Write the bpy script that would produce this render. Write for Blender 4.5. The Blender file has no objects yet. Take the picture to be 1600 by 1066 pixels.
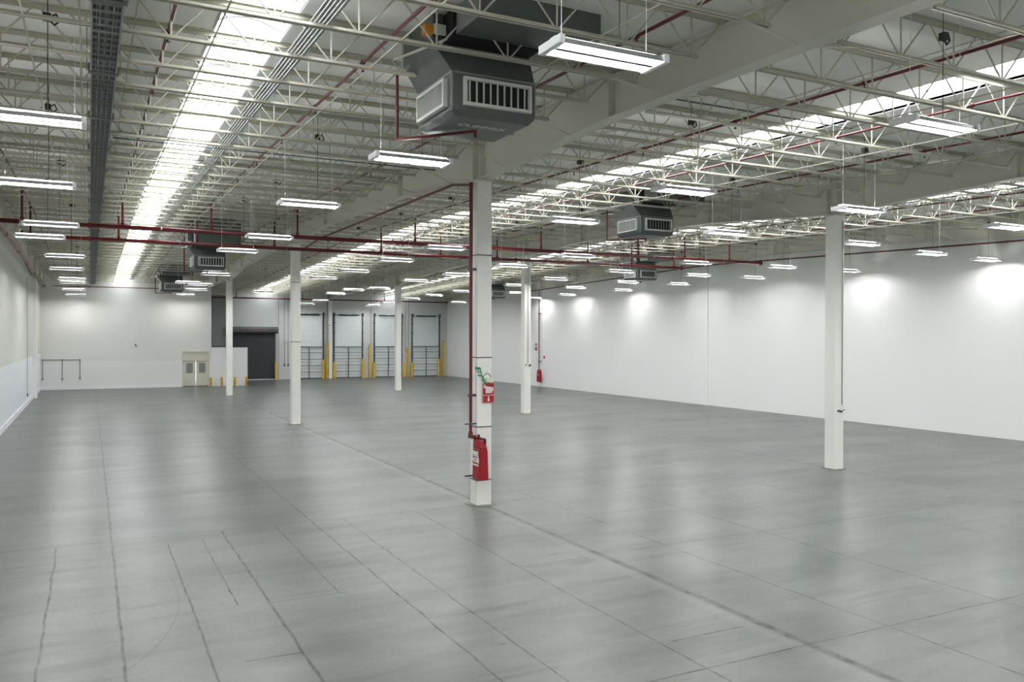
import bpy, math, random
from mathutils import Vector, Matrix
random.seed(7)
C = bpy.context.scene.collection
sc = bpy.context.scene

# ------------------------------------------------------------------ camera
cam_d = bpy.data.cameras.new('camera'); cam = bpy.data.objects.new('camera', cam_d); C.objects.link(cam)
F_PX, YAW, PITCH, ROLL = 1286.3, 0.4740, -0.0056, 0.0022
cam_d.sensor_fit = 'HORIZONTAL'; cam_d.sensor_width = 36.0; cam_d.lens = 36.0 * F_PX / 1600.0
cam_d.clip_start = 0.1; cam_d.clip_end = 300
fw = Vector((math.sin(YAW) * math.cos(PITCH), math.cos(YAW) * math.cos(PITCH), math.sin(PITCH)))
rt = Vector((math.cos(YAW), -math.sin(YAW), 0)); up = rt.cross(fw)
rt2 = rt * math.cos(ROLL) + up * math.sin(ROLL); up2 = -rt * math.sin(ROLL) + up * math.cos(ROLL)
M = Matrix((rt2, up2, -fw)).transposed().to_4x4(); M.translation = Vector((0, 0, 4.0))
cam.matrix_world = M
sc.camera = cam

# ------------------------------------------------------------------ world, exposure, light levels
w = bpy.data.worlds.new('sky'); sc.world = w; w.use_nodes = True
w.node_tree.nodes['Background'].inputs[0].default_value = (0.75, 0.86, 1.0, 1)
w.node_tree.nodes['Background'].inputs[1].default_value = 2.0
sc.view_settings.view_transform = 'Standard'; sc.view_settings.look = 'None'
sc.view_settings.gamma = 1.0; sc.view_settings.use_curve_mapping = False
sc.view_settings.exposure = 1.64
TUBE_POWER = 46.0        # luminous surface of each fluorescent tube
SKYLIGHT_POWER = 3.6     # diffusing skylight sheets under a bright sky
sc.cycles.max_bounces = 8; sc.cycles.diffuse_bounces = 5; sc.cycles.glossy_bounces = 3
sc.cycles.sample_clamp_indirect = 6.0
sc.cycles.use_denoising = True

# ------------------------------------------------------------------ layout numbers (metres)
XL, XR = -3.2, 32.14
R0, R1, R2, R3 = -3.02, 8.31, 20.17, 32.0          # girder rows
YB, YD, YF = 69.0, 77.0, -12.0                      # office wall, dock wall, wall behind the camera
CY = (17.82, 37.74, 57.66)                          # column lines
def zt(y): return 9.2 - 0.0235 * abs(y - 37.74)     # top of girders
RIDGE = 37.74

# ------------------------------------------------------------------ materials
def lin(c): return tuple(((v / 12.92) if v <= 0.04045 else ((v + 0.055) / 1.055) ** 2.4) for v in c)
def mat(name, col, rough=0.6, metal=0.0, var=0.06, scale=3.0, spec=0.5, bump=0.0, stretch=(1, 1, 1)):
    m = bpy.data.materials.new(name); m.use_nodes = True; nt = m.node_tree; b = nt.nodes['Principled BSDF']
    b.inputs['Roughness'].default_value = rough; b.inputs['Metallic'].default_value = metal
    b.inputs['Specular IOR Level'].default_value = spec
    tc = nt.nodes.new('ShaderNodeTexCoord'); mp = nt.nodes.new('ShaderNodeMapping'); mp.inputs['Scale'].default_value = stretch
    ns = nt.nodes.new('ShaderNodeTexNoise'); ns.inputs['Scale'].default_value = scale; ns.inputs['Detail'].default_value = 4
    nt.links.new(tc.outputs['Object'], mp.inputs[0]); nt.links.new(mp.outputs[0], ns.inputs['Vector'])
    mx = nt.nodes.new('ShaderNodeMix'); mx.data_type = 'RGBA'
    lo = tuple(max(0, v * (1 - var)) for v in col); hi = tuple(min(1, v * (1 + var)) for v in col)
    mx.inputs['A'].default_value = (*lo, 1); mx.inputs['B'].default_value = (*hi, 1)
    nt.links.new(ns.outputs['Fac'], mx.inputs['Factor']); nt.links.new(mx.outputs['Result'], b.inputs['Base Color'])
    if bump:
        bp = nt.nodes.new('ShaderNodeBump'); bp.inputs['Strength'].default_value = bump; bp.inputs['Distance'].default_value = 0.01
        nt.links.new(ns.outputs['Fac'], bp.inputs['Height']); nt.links.new(bp.outputs[0], b.inputs['Normal'])
    return m
def emit(name, col, s):
    m = bpy.data.materials.new(name); m.use_nodes = True; nt = m.node_tree; nt.nodes.remove(nt.nodes['Principled BSDF'])
    e = nt.nodes.new('ShaderNodeEmission'); e.inputs[0].default_value = (*col, 1); e.inputs[1].default_value = s
    nt.links.new(e.outputs[0], nt.nodes['Material Output'].inputs[0]); return m

class MATS: pass
m = MATS()
m.joist = mat('cream_steel_paint', (0.53, 0.51, 0.42), 0.5, var=0.08, scale=1.5)
m.girder = mat('girder_paint', (0.66, 0.64, 0.56), 0.5, var=0.04, scale=0.8)
m.col = mat('column_paint', (0.80, 0.80, 0.76), 0.45, var=0.03, scale=1.0)
m.deck = mat('roof_deck_paint', (0.88, 0.88, 0.84), 0.65, var=0.04, scale=0.4)
m.galv = mat('galvanised_steel', (0.28, 0.30, 0.29), 0.42, metal=0.6, var=0.12, scale=6)
m.tray = mat('tray_steel', (0.13, 0.145, 0.14), 0.5, metal=0.5, var=0.15, scale=6)
m.duct = mat('duct_sheet', (0.125, 0.14, 0.135), 0.45, metal=0.25, var=0.15, scale=2.5)
m.ductlt = mat('duct_sheet_pale', (0.26, 0.28, 0.275), 0.45, metal=0.25, var=0.12, scale=2.5)  # paler copy of the duct colour, for seams and the lit end face
m.dark = mat('shade_black', (0.012, 0.012, 0.012), 0.8)  # near-black that paints the shade in duct gaps and behind grilles
m.reflector = mat('anodised_reflector', (0.55, 0.57, 0.60), 0.28, metal=0.9, var=0.02)
m.midgrey = mat('grey_housing', (0.30, 0.31, 0.33), 0.5)
m.grille = mat('grille_white', (0.66, 0.67, 0.63), 0.45)
m.red = mat('sprinkler_red', (0.12, 0.007, 0.009), 0.35, var=0.1)
m.redb = mat('faded_red_pipe', (0.36, 0.14, 0.12), 0.4, var=0.1)
m.brown = mat('brown_red_pipe', (0.10, 0.02, 0.018), 0.5)
m.black = mat('black_rubber', (0.02, 0.02, 0.022), 0.5)
m.dkgrey = mat('dark_grey_steel', (0.07, 0.075, 0.08), 0.5)
m.shutter = mat('charcoal_shutter', (0.035, 0.038, 0.046), 0.55, var=0.08)
m.white = mat('white_enamel', (0.86, 0.87, 0.88), 0.3, var=0.01)
m.yellow = mat('safety_yellow', (0.74, 0.46, 0.03), 0.5, var=0.12)
m.oldyellow = mat('worn_yellow', (0.55, 0.42, 0.06), 0.5, var=0.2)
m.bag = mat('red_vinyl', (0.30, 0.003, 0.010), 0.38, var=0.12, scale=9)
m.signred = mat('sign_red', (0.36, 0.012, 0.014), 0.4, var=0.03)
m.signwhite = mat('sign_white', (0.85, 0.85, 0.82), 0.5, var=0.01)
m.green = mat('sign_green', (0.02, 0.28, 0.11), 0.4, var=0.05)
m.ivory = mat('ivory_box', (0.62, 0.62, 0.48), 0.5)
m.doorp = mat('door_ivory', (0.63, 0.62, 0.52), 0.45, var=0.02)
m.glass = mat('wired_glass', (0.22, 0.24, 0.22), 0.12, var=0.3, scale=5)
m.dock = mat('dock_door_white', (0.74, 0.79, 0.80), 0.4, var=0.02)
m.orange = mat('orange_tape', (0.65, 0.25, 0.02), 0.6)
m.greypanel = mat('grey_panel', (0.24, 0.25, 0.24), 0.6, var=0.05)
m.grout = mat('grout', (0.20, 0.20, 0.17), 0.8, var=0.3, scale=8, bump=0.4)
m.tube = emit('fluorescent_tube', (1.0, 0.975, 0.965), TUBE_POWER)
m.sky = emit('skylight_sheet', (0.94, 0.975, 1.0), SKYLIGHT_POWER)
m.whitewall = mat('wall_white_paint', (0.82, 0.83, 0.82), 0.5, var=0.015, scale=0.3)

def band_wall(name, split, low, high, rough):
    mt = mat(name, high, rough, var=0.015, scale=0.3); nt = mt.node_tree; b = nt.nodes['Principled BSDF']
    old = b.inputs['Base Color'].links[0].from_socket
    g = nt.nodes.new('ShaderNodeNewGeometry'); sx = nt.nodes.new('ShaderNodeSeparateXYZ'); nt.links.new(g.outputs['Position'], sx.inputs[0])
    lt = nt.nodes.new('ShaderNodeMath'); lt.operation = 'LESS_THAN'; lt.inputs[1].default_value = split; nt.links.new(sx.outputs['Z'], lt.inputs[0])
    mx = nt.nodes.new('ShaderNodeMix'); mx.data_type = 'RGBA'; mx.inputs['B'].default_value = (*low, 1)
    nt.links.new(old, mx.inputs['A']); nt.links.new(lt.outputs[0], mx.inputs['Factor']); nt.links.new(mx.outputs['Result'], b.inputs['Base Color'])
    rr = nt.nodes.new('ShaderNodeMapRange'); rr.inputs['To Min'].default_value = rough; rr.inputs['To Max'].default_value = 0.3
    nt.links.new(lt.outputs[0], rr.inputs['Value']); nt.links.new(rr.outputs[0], b.inputs['Roughness'])
    return mt
m.leftwall = band_wall('wall_two_tone_side', 2.7, (0.80, 0.84, 0.90), (0.64, 0.65, 0.60), 0.5)
m.backwall = band_wall('wall_two_tone_end', 2.06, (0.80, 0.81, 0.79), (0.76, 0.76, 0.725), 0.5)
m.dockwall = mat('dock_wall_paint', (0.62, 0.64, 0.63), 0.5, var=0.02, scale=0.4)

# polished concrete floor: slabs, saw-cut joints, tyre smears
def floor_mat():
    mt = bpy.data.materials.new('polished_concrete'); mt.use_nodes = True; nt = mt.node_tree; N = nt.nodes; L = nt.links
    b = N['Principled BSDF']
    g = N.new('ShaderNodeNewGeometry'); s = N.new('ShaderNodeSeparateXYZ'); L.new(g.outputs['Position'], s.inputs[0])
    def math_(op, a, bb=None, clamp=False):
        n = N.new('ShaderNodeMath'); n.operation = op; n.use_clamp = clamp
        for i, v in enumerate((a, bb)):
            if v is None: continue
            if hasattr(v, 'is_linked') or hasattr(v, 'node'): L.new(v, n.inputs[i])
            else: n.inputs[i].default_value = v
        return n.outputs[0]
    def noise(scale, stretch=(1, 1, 1), det=5, off=(0, 0, 0), rough=0.55):
        mp = N.new('ShaderNodeMapping'); mp.inputs['Scale'].default_value = stretch; mp.inputs['Location'].default_value = off
        n = N.new('ShaderNodeTexNoise'); n.inputs['Scale'].default_value = scale; n.inputs['Detail'].default_value = det
        n.inputs['Roughness'].default_value = rough
        L.new(g.outputs['Position'], mp.inputs[0]); L.new(mp.outputs[0], n.inputs['Vector']); return n.outputs['Fac']
    def mix(fac, a, bb):
        n = N.new('ShaderNodeMix'); n.data_type = 'RGBA'; L.new(fac, n.inputs['Factor'])
        for k, v in (('A', a), ('B', bb)):
            if isinstance(v, tuple): n.inputs[k].default_value = (*v, 1)
            else: L.new(v, n.inputs[k])
        return n.outputs['Result']
    def ramp(v, lo, hi, a=0.0, bb=1.0):
        n = N.new('ShaderNodeMapRange'); n.inputs['From Min'].default_value = lo; n.inputs['From Max'].default_value = hi
        n.inputs['To Min'].default_value = a; n.inputs['To Max'].default_value = bb; L.new(v, n.inputs['Value']); return n.outputs[0]
    wob = ramp(noise(1.2, det=3), 0.3, 0.7, -0.015, 0.015)
    X = math_('ADD', s.outputs['X'], wob); Y = math_('ADD', s.outputs['Y'], wob)
    def line(axis, pos, wd, rng=None):
        o = X if axis == 'x' else Y; p = s.outputs['Y'] if axis == 'x' else s.outputs['X']
        d = math_('ABSOLUTE', math_('SUBTRACT', o, pos)); f = ramp(d, wd * 1.25, wd * 0.5)
        if rng: f = math_('MULTIPLY', f, math_('MULTIPLY', math_('GREATER_THAN', p, rng[0]), math_('LESS_THAN', p, rng[1])))
        return f
    cloud = ramp(noise(0.35, (1, 1, 1), 6), 0.35, 0.65)
    cloud2 = ramp(noise(1.1, (1, 2.2, 1), 6, (5, 3, 0)), 0.35, 0.7)
    col = mix(cloud, (0.215, 0.240, 0.232), (0.355, 0.375, 0.362))
    col = mix(math_('MULTIPLY', cloud2, 0.5), col, (0.22, 0.22, 0.185))
    # first bays (before the cross joint) are a little browner and duller
    near = math_('MULTIPLY', math_('LESS_THAN', s.outputs['Y'], 17.8), math_('LESS_THAN', s.outputs['X'], 8.3))
    col = mix(math_('MULTIPLY', near, 0.6), col, mix(cloud2, (0.30, 0.29, 0.245), (0.46, 0.45, 0.395)))
    smear = ramp(noise(0.9, (0.35, 2.6, 1), 7, (1, 7, 0), 0.65), 0.52, 0.72)
    col = mix(math_('MULTIPLY', smear, 0.6), col, (0.15, 0.155, 0.14))
    fine = ramp(noise(14, (1, 1, 1), 5), 0.3, 0.7)
    col = mix(math_('MULTIPLY', fine, 0.22), col, (0.24, 0.24, 0.22))
    spots = ramp(noise(2.6, (1, 1.6, 1), 3, (9, 1, 4)), 0.73, 0.78)
    col = mix(math_('MULTIPLY', spots, 0.55), col, (0.10, 0.10, 0.09))
    pale = ramp(noise(0.8, (1, 3.5, 1), 6, (3, 11, 0)), 0.6, 0.8)
    col = mix(math_('MULTIPLY', pale, 0.35), col, (0.46, 0.47, 0.45))
    def many(lst):
        o = None
        for a in lst:
            l_ = line(*a); o = l_ if o is None else math_('MAXIMUM', o, l_)
        return o
    fn = ramp(noise(3.0, det=3), 0.3, 0.75, 0.35, 1.0)
    thin = many([('x', 0.38, .024), ('x', 4.25, .02), ('x', 12.3, .022), ('x', 9.83, .020, (4, 19.5)), ('x', 16.25, .02), ('x', 24.2, .02), ('x', 28.2, .02),
                 ('x', 14.0, .014, (12, 30)), ('x', 2.40, .025, (-12, 17.7)), ('x', 4.93, .016, (-12, 17.7)), ('x', -0.56, .02, (-12, 17.7)),
                 ('x', 6.62, .016, (-12, 17.7)), ('x', 3.46, .016, (12.6, 17.7)), ('x', 1.33, .02, (-12, 17.0)), ('x', 1.96, .014, (12.7, 17.2)),
                 ('y', 7.74, .02, (5.6, 40)), ('y', 12.72, .02, (9, 40)), ('y', 12.60, .014, (2.3, 3.6)), ('y', 12.63, .016, (6.6, 8.2)), ('y', 10.45, .016, (1.7, 2.4)),
                 ('y', 8.63, .02, (6.8, 8.0)), ('y', 22.9, .016), ('y', 27.9, .016), ('y', 32.8, .016), ('y', 42.7, .02), ('y', 47.7, .016), ('y', 52.7, .016), ('y', 17.9, .014, (9, 40))])
    col = mix(math_('MULTIPLY', math_('MULTIPLY', thin, fn), 0.85), col, (0.055, 0.055, 0.05))
    halo = many([('x', 8.18, .16)])
    col = mix(math_('MULTIPLY', halo, 0.4), col, (0.47, 0.46, 0.40))
    wide = many([('x', 8.33, .085), ('x', 20.17, .05), ('y', 37.7, .06)])
    col = mix(math_('MULTIPLY', math_('MULTIPLY', wide, fn), 0.9), col, (0.12, 0.105, 0.085))
    yel = many([('y', 17.78, .06, (-4, 8.0))])
    col = mix(math_('MULTIPLY', math_('MULTIPLY', yel, fn), 0.95), col, (0.15, 0.125, 0.06))
    # diamond joints round the column bases
    for cx_, cy_ in [(8.31, 17.82), (20.17, 17.82), (8.31, 37.74), (20.17, 37.74), (20.17, 57.66), (8.31, 57.66)]:
        d = math_('ADD', math_('ABSOLUTE', math_('SUBTRACT', X, cx_)), math_('ABSOLUTE', math_('SUBTRACT', Y, cy_)))
        r_ = ramp(math_('ABSOLUTE', math_('SUBTRACT', d, 0.62)), .035, .01)
        col = mix(math_('MULTIPLY', r_, 0.6), col, (0.20, 0.18, 0.13))
    # curved scrape in the front bay: arc of a big circle
    dx = math_('SUBTRACT', s.outputs['X'], -0.9); dy = math_('SUBTRACT', s.outputs['Y'], 13.9)
    rr = math_('SQRT', math_('ADD', math_('MULTIPLY', math_('MULTIPLY', dx, dx), 1.0), math_('MULTIPLY', math_('MULTIPLY', dy, dy), 0.3)))
    arc = ramp(math_('ABSOLUTE', math_('SUBTRACT', rr, 2.12)), .02, .006)
    arc = math_('MULTIPLY', arc, math_('MULTIPLY', math_('GREATER_THAN', s.outputs['X'], 0.4), math_('LESS_THAN', s.outputs['Y'], 14.6)))
    col = mix(math_('MULTIPLY', arc, 0.5), col, (0.12, 0.11, 0.10))
    gm = N.new('ShaderNodeMix'); gm.data_type = 'RGBA'; gm.blend_type = 'MULTIPLY'; gm.inputs['Factor'].default_value = 1.0
    L.new(col, gm.inputs['A']); gm.inputs['B'].default_value = (0.31, 0.345, 0.335, 1); col = gm.outputs['Result']
    L.new(col, b.inputs['Base Color'])
    r1 = ramp(noise(0.35, (0.5, 1.6, 1), 3, (2, 2, 0), 0.45), 0.3, 0.7, 0.278, 0.33)
    r2 = math_('ADD', r1, math_('MULTIPLY', near, 0.02))
    L.new(math_('ADD', r2, math_('MULTIPLY', fine, 0.04)), b.inputs['Roughness'])
    worn = ramp(noise(0.55, (0.45, 1.3, 1), 5, (8, 4, 0), 0.6), 0.38, 0.68)
    matte = math_('MAXIMUM', math_('MULTIPLY', math_('MAXIMUM', thin, wide), fn), math_('MULTIPLY', math_('MAXIMUM', math_('MAXIMUM', smear, spots), worn), 0.62))
    L.new(ramp(matte, 0, 1, 0.68, 0.03), b.inputs['Specular IOR Level'])
    bp = N.new('ShaderNodeBump'); bp.inputs['Strength'].default_value = 0.06; bp.inputs['Distance'].default_value = 0.02
    h = noise(0.8, (0.5, 1.8, 1), 1); L.new(h, bp.inputs['Height']); L.new(bp.outputs[0], b.inputs['Normal'])
    return mt
m.floor = floor_mat()

# ------------------------------------------------------------------ mesh helpers
class MB:
    def __init__(s): s.v = []; s.f = []
    def add(s, vs, fs):
        o = len(s.v); s.v += [tuple(p) for p in vs]; s.f += [tuple(i + o for i in f) for f in fs]; return s
    def box(s, x0, x1, y0, y1, z0, z1):
        return s.add([(x0, y0, z0), (x1, y0, z0), (x1, y1, z0), (x0, y1, z0), (x0, y0, z1), (x1, y0, z1), (x1, y1, z1), (x0, y1, z1)],
                     [(3, 2, 1, 0), (4, 5, 6, 7), (0, 1, 5, 4), (1, 2, 6, 5), (2, 3, 7, 6), (3, 0, 4, 7)])
    def hexa(s, lo, hi):   # lo, hi: four corners each, anticlockwise seen from above
        return s.add(list(lo) + list(hi), [(3, 2, 1, 0), (4, 5, 6, 7), (0, 1, 5, 4), (1, 2, 6, 5), (2, 3, 7, 6), (3, 0, 4, 7)])
    def tube(s, pts, r, n=8, cap=True):
        pts = [Vector(p) for p in pts]; rings = []
        ref = Vector((0, 0, 1))
        for i, p in enumerate(pts):
            a = (pts[i] - pts[i - 1]).normalized() if i else (pts[1] - pts[0]).normalized()
            bb = (pts[i + 1] - pts[i]).normalized() if i < len(pts) - 1 else a
            d = (a + bb).normalized()
            rf = ref if abs(d.dot(ref)) < 0.95 else Vector((1, 0, 0))
            if i == 0: u = d.cross(rf).normalized()
            else:
                u = (u - d * u.dot(d)).normalized()
            v = d.cross(u).normalized(); k = 1.0 / max(0.5, a.dot(d))
            rings.append([p + (u * math.cos(2 * math.pi * j / n) + v * math.sin(2 * math.pi * j / n)) * r * k for j in range(n)])
        vs = [q for ring in rings for q in ring]; fs = []
        for i in range(len(rings) - 1):
            for j in range(n):
                fs.append((i * n + j, i * n + (j + 1) % n, (i + 1) * n + (j + 1) % n, (i + 1) * n + j))
        if cap: fs.append(tuple(reversed(range(n)))); fs.append(tuple((len(rings) - 1) * n + j for j in range(n)))
        return s.add(vs, fs)
    def prism(s, outline, axis, a, b):  # outline of 2-D points extruded along axis from a to b
        n = len(outline)
        def P(p, t):
            return {'x': (t, p[0], p[1]), 'y': (p[0], t, p[1]), 'z': (p[0], p[1], t)}[axis]
        vs = [P(p, a) for p in outline] + [P(p, b) for p in outline]
        fs = [tuple(range(n)), tuple(reversed(range(n, 2 * n)))] + [(i, i + n, (i + 1) % n + n, (i + 1) % n) for i in range(n)]
        return s.add(vs, fs)
    def build(s, name, material, parent=None, bevel=0.0, smooth=False, loc=None, seg=2):
        me = bpy.data.meshes.new(name); me.from_pydata(s.v, [], s.f); me.validate()
        import bmesh
        bm = bmesh.new(); bm.from_mesh(me); bmesh.ops.recalc_face_normals(bm, faces=bm.faces)
        bm.to_mesh(me); bm.free()
        me.materials.append(material)
        if smooth:
            me.polygons.foreach_set('use_smooth', [len(p.vertices) == 4 for p in me.polygons])
        o = bpy.data.objects.new(name, me); C.objects.link(o)
        if parent is not None: o.parent = parent
        if loc: o.location = loc
        if bevel:
            md = o.modifiers.new('bevel', 'BEVEL'); md.width = bevel; md.segments = seg; md.limit_method = 'ANGLE'
        return o

def tag(o, label, cat, group=None, kind=None):
    o['label'] = label; o['category'] = cat
    if group: o['group'] = group
    if kind: o['kind'] = kind
    return o
def empty(name, loc=(0, 0, 0), rz=0.0):
    o = bpy.data.objects.new(name, None); C.objects.link(o); o.location = loc; o.rotation_euler = (0, 0, rz)
    o.empty_display_size = 0.1; return o
def copy_tree(o, parent=None):
    c = o.copy(); C.objects.link(c)
    if parent is not None: c.parent = parent
    for ch in list(o.children): copy_tree(ch, c)
    return c
def struct(o): o['kind'] = 'structure'; return o
def text(name, body, size, material, parent, loc, rot, align='CENTER', bold=0.0):
    cu = bpy.data.curves.new(name, 'FONT'); cu.body = body; cu.size = size; cu.align_x = align; cu.align_y = 'CENTER'
    cu.extrude = 0.0015; cu.offset = bold; cu.materials.append(material)
    tmp = bpy.data.objects.new('temporary_text', cu); C.objects.link(tmp); bpy.context.view_layer.update()
    me = bpy.data.meshes.new_from_object(tmp.evaluated_get(bpy.context.evaluated_depsgraph_get()))
    bpy.data.objects.remove(tmp); me.name = name
    if not me.materials: me.materials.append(material)
    o = bpy.data.objects.new(name, me); C.objects.link(o); o.parent = parent; o.location = loc; o.rotation_euler = rot
    return o
ORD = ['first', 'second', 'third', 'fourth', 'fifth', 'sixth', 'seventh', 'eighth', 'ninth', 'tenth', 'eleventh', 'twelfth', 'thirteenth', 'fourteenth', 'fifteenth',
       'sixteenth', 'seventeenth', 'eighteenth', 'nineteenth']
def in_view(p, pad=0):     # whether a point falls inside the picture, used for counting in the labels
    d = Vector(p) - Vector((0, 0, 4.0)); z = d.dot(fw)
    if z < .1: return False
    u, v = 800 + F_PX * d.dot(rt2) / z, 533 - F_PX * d.dot(up2) / z
    return -pad < u < 1600 + pad and -pad < v < 1066 + pad
def ordinal(n):
    if n < 19: return ORD[n]
    t = {2: 'twent', 3: 'thirt', 4: 'fort', 5: 'fift', 6: 'sixt'}[(n + 1) // 10]
    u = (n + 1) % 10
    return t + 'ieth' if u == 0 else t + 'y-' + ORD[u - 1]

# ------------------------------------------------------------------ the shell
def shell():
    struct(MB().box(XL - .3, XR + .3, YF - .3, YD + .3, -0.2, 0).build('floor', m.floor))
    # ceiling: deck strips either side of the ridge, open over the skylights, with upstand kerbs
    c = MB(); th = 0.06
    cuts = [XL - .1, 1.72, 2.74, 13.70, 14.76, 25.56, 26.62, XR + .1]
    yb = [YF - .1, RIDGE, YD + .1]
    def zd(y): return zt(y) + 0.10
    for i in range(0, 8, 2):
        for a, b in ((yb[0], yb[1]), (yb[1], yb[2])):
            x0, x1 = cuts[i], cuts[i + 1]
            c.hexa([(x0, a, zd(a)), (x1, a, zd(a)), (x1, b, zd(b)), (x0, b, zd(b))],
                   [(x0, a, zd(a) + th), (x1, a, zd(a) + th), (x1, b, zd(b) + th), (x0, b, zd(b) + th)])
    for i in (1, 3, 5):
        for a, b in ((yb[0], yb[1]), (yb[1], yb[2])):
            for x0, x1 in ((cuts[i] - .05, cuts[i]), (cuts[i + 1], cuts[i + 1] + .05)):
                c.hexa([(x0, a, zd(a)), (x1, a, zd(a)), (x1, b, zd(b)), (x0, b, zd(b))],
                       [(x0, a, zd(a) + .22), (x1, a, zd(a) + .22), (x1, b, zd(b) + .22), (x0, b, zd(b) + .22)])
    struct(c.build('ceiling', m.deck))
    # barrel-vaulted skylight strips
    for k, i in enumerate((1, 3, 5)):
        x0, x1 = cuts[i] - .03, cuts[i + 1] + .03; n = 6
        g = MB(); fr = MB()
        prof = [(x0 + (x1 - x0) * j / n, 0.21 + 0.16 * math.sin(math.pi * j / n)) for j in range(n + 1)]
        ys = []
        y = YF
        while y < YD: ys.append(y); y += 1.423
        ys.append(YD)
        if RIDGE not in ys: ys.append(RIDGE); ys.sort()
        vs = [(px, yy, zd(yy) + pz) for yy in ys for px, pz in prof]
        fs = [(a * (n + 1) + j, a * (n + 1) + j + 1, (a + 1) * (n + 1) + j + 1, (a + 1) * (n + 1) + j) for a in range(len(ys) - 1) for j in range(n)]
        g.add(vs, fs)
        for yy in ys:
            fr.tube([(px, yy, zd(yy) + pz - 0.025) for px, pz in prof], 0.026, 5)
        o = g.build('window_%d' % (k + 1), m.sky); struct(o)
        f = fr.build('window_frame', m.galv, o)
        fl = MB()  # white strip just under the deck, along one edge of each skylight
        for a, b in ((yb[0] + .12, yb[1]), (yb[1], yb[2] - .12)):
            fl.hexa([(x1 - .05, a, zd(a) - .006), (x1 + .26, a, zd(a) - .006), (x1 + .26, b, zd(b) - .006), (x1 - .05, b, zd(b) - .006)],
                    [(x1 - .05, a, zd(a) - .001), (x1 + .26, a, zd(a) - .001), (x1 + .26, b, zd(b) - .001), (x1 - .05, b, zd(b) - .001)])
        fl.build('window_edge_strip', m.white, o)
    H = 9.4
    struct(MB().box(XL - .2, XL, YF, YD, 0, H).build('wall_left', m.leftwall))
    struct(MB().box(XR, XR + .2, YF, YD, 0, H).build('wall_right', m.whitewall))
    struct(MB().box(XL, XR, YF - .2, YF, 0, 9).build('wall_front', m.whitewall))
    # office wall with an opening for the double door, its low partition, return wall and dock wall
    b = MB(); b.box(XL, 6.44, YB, YB + .15, 0, 8.7); b.box(8.42, 8.60, YB, YB + .15, 0, 8.7); b.box(6.44, 8.42, YB, YB + .15, 2.78, 8.7)
    struct(b.build('wall_back', m.backwall))
    struct(MB().box(8.60, 11.36, YB - .02, YB + .13, 0, 3.06).build('wall_low', m.whitewall))
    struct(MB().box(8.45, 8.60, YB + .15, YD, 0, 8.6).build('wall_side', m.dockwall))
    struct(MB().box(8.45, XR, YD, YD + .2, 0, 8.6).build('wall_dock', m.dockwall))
    # skirtings
    def skirt(name, *a): struct(MB().box(*a).build(name, m.white))
    skirt('baseboard_left', XL, XL + .03, 20, YB - .03, 0, .26)
    skirt('baseboard_back', XL, 6.40, YB - .03, YB, 0, .24)
    # wall piers
    def pier(name, x0, x1, y0, y1, z1): struct(MB().box(x0, x1, y0, y1, 0, z1).build(name, m.whitewall, bevel=.004))
    pier('trim_1', XL, XL + .2, 60.2, 61.3, 7.7)
    pier('trim_2', XR - .05, XR, 37.55, 37.9, 8.1)
    pier('trim_3', XR - .07, XR, 57.4, 57.85, 7.7)
shell()

# ------------------------------------------------------------------ columns
def column(x, y, top, label, straps=(), s=0.38):
    root = tag(empty('steel_column', (x, y, 0)), label, 'column', 'white steel columns of the hall')
    h = s / 2
    MB().box(-h, h, -h, h, 0.0, top).build('shaft', m.col, root, bevel=.012)
    MB().box(-h - .03, h + .03, -h - .03, h + .03, top - .03, top + .004).build('cap_plate', m.girder, root)
    b = MB(); random.seed(int(x * 10 + y))
    n = 14; ring = [(math.cos(2 * math.pi * i / n) * (h + .16 + random.uniform(-.03, .04)), math.sin(2 * math.pi * i / n) * (h + .16 + random.uniform(-.03, .04))) for i in range(n)]
    b.prism(ring, 'z', 0.001, 0.014); b.build('grout_pad', m.grout, root)
    for z in straps:
        MB().box(-h - .008, h + .008, -h - .008, h + .008, z - .012, z + .012).build('strap', m.dkgrey, root)
    return root
def gb(y, side=1):   # underside of the tapered girders
    d = min(abs(y - c) for c in CY)
    return zt(y) - (0.72 + (max(0.0, 1 - d / 5.6) * 0.30))
for y, lab, st in ((CY[0], 'white square steel column carrying the red fire hose cover and sign', (0.60, 1.86, 3.5, 5.92)),
                   (CY[1], 'bare white steel column with two dark straps, between hose column and double door', (3.74, 6.43)),
                   (CY[2], 'slim white steel column just in front of the low partition', ())):
    column(R1, y, gb(y) - .012, lab, st)
cb = column(R2, CY[0], gb(CY[0]) - .012, 'wide white steel column with a thin conduit ending above a wall outlet')
cc = column(R2, CY[1], gb(CY[1]) - .012, 'white steel column in front of the small fire hose on the long wall')
column(R2, CY[2], gb(CY[2]) - .012, 'white steel column standing in front of the third loading door')
column(20.14, YD - .32, gb(YD) - .05, 'white steel column standing against the dock wall between two loading doors', (5.0,), s=.3)
def riser_conduit(root, x, z0, z1, name='conduit'):
    o = MB(); o.tube([(x, -.205, z0), (x, -.205, z1)], .011, 6); return o.build(name, m.galv, root, smooth=True)
riser_conduit(cb, .11, 1.95, 7.5); riser_conduit(cc, .02, 2.6, 7.9)
q = MB(); q.box(-.07, -.01, -.24, -.19, 1.74, 1.80); q.box(.04, .10, -.24, -.19, 1.72, 1.78); q.tube([(.11, -.205, 1.76), (.19, -.23, 1.8)], .012, 6); q.build('outlet', m.dkgrey, cb)
q = MB(); q.box(-.13, -.08, -.24, -.19, 2.5, 2.56); q.box(.08, .18, -.25, -.19, 2.46, 2.56); q.build('outlet', m.dkgrey, cc)

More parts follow.
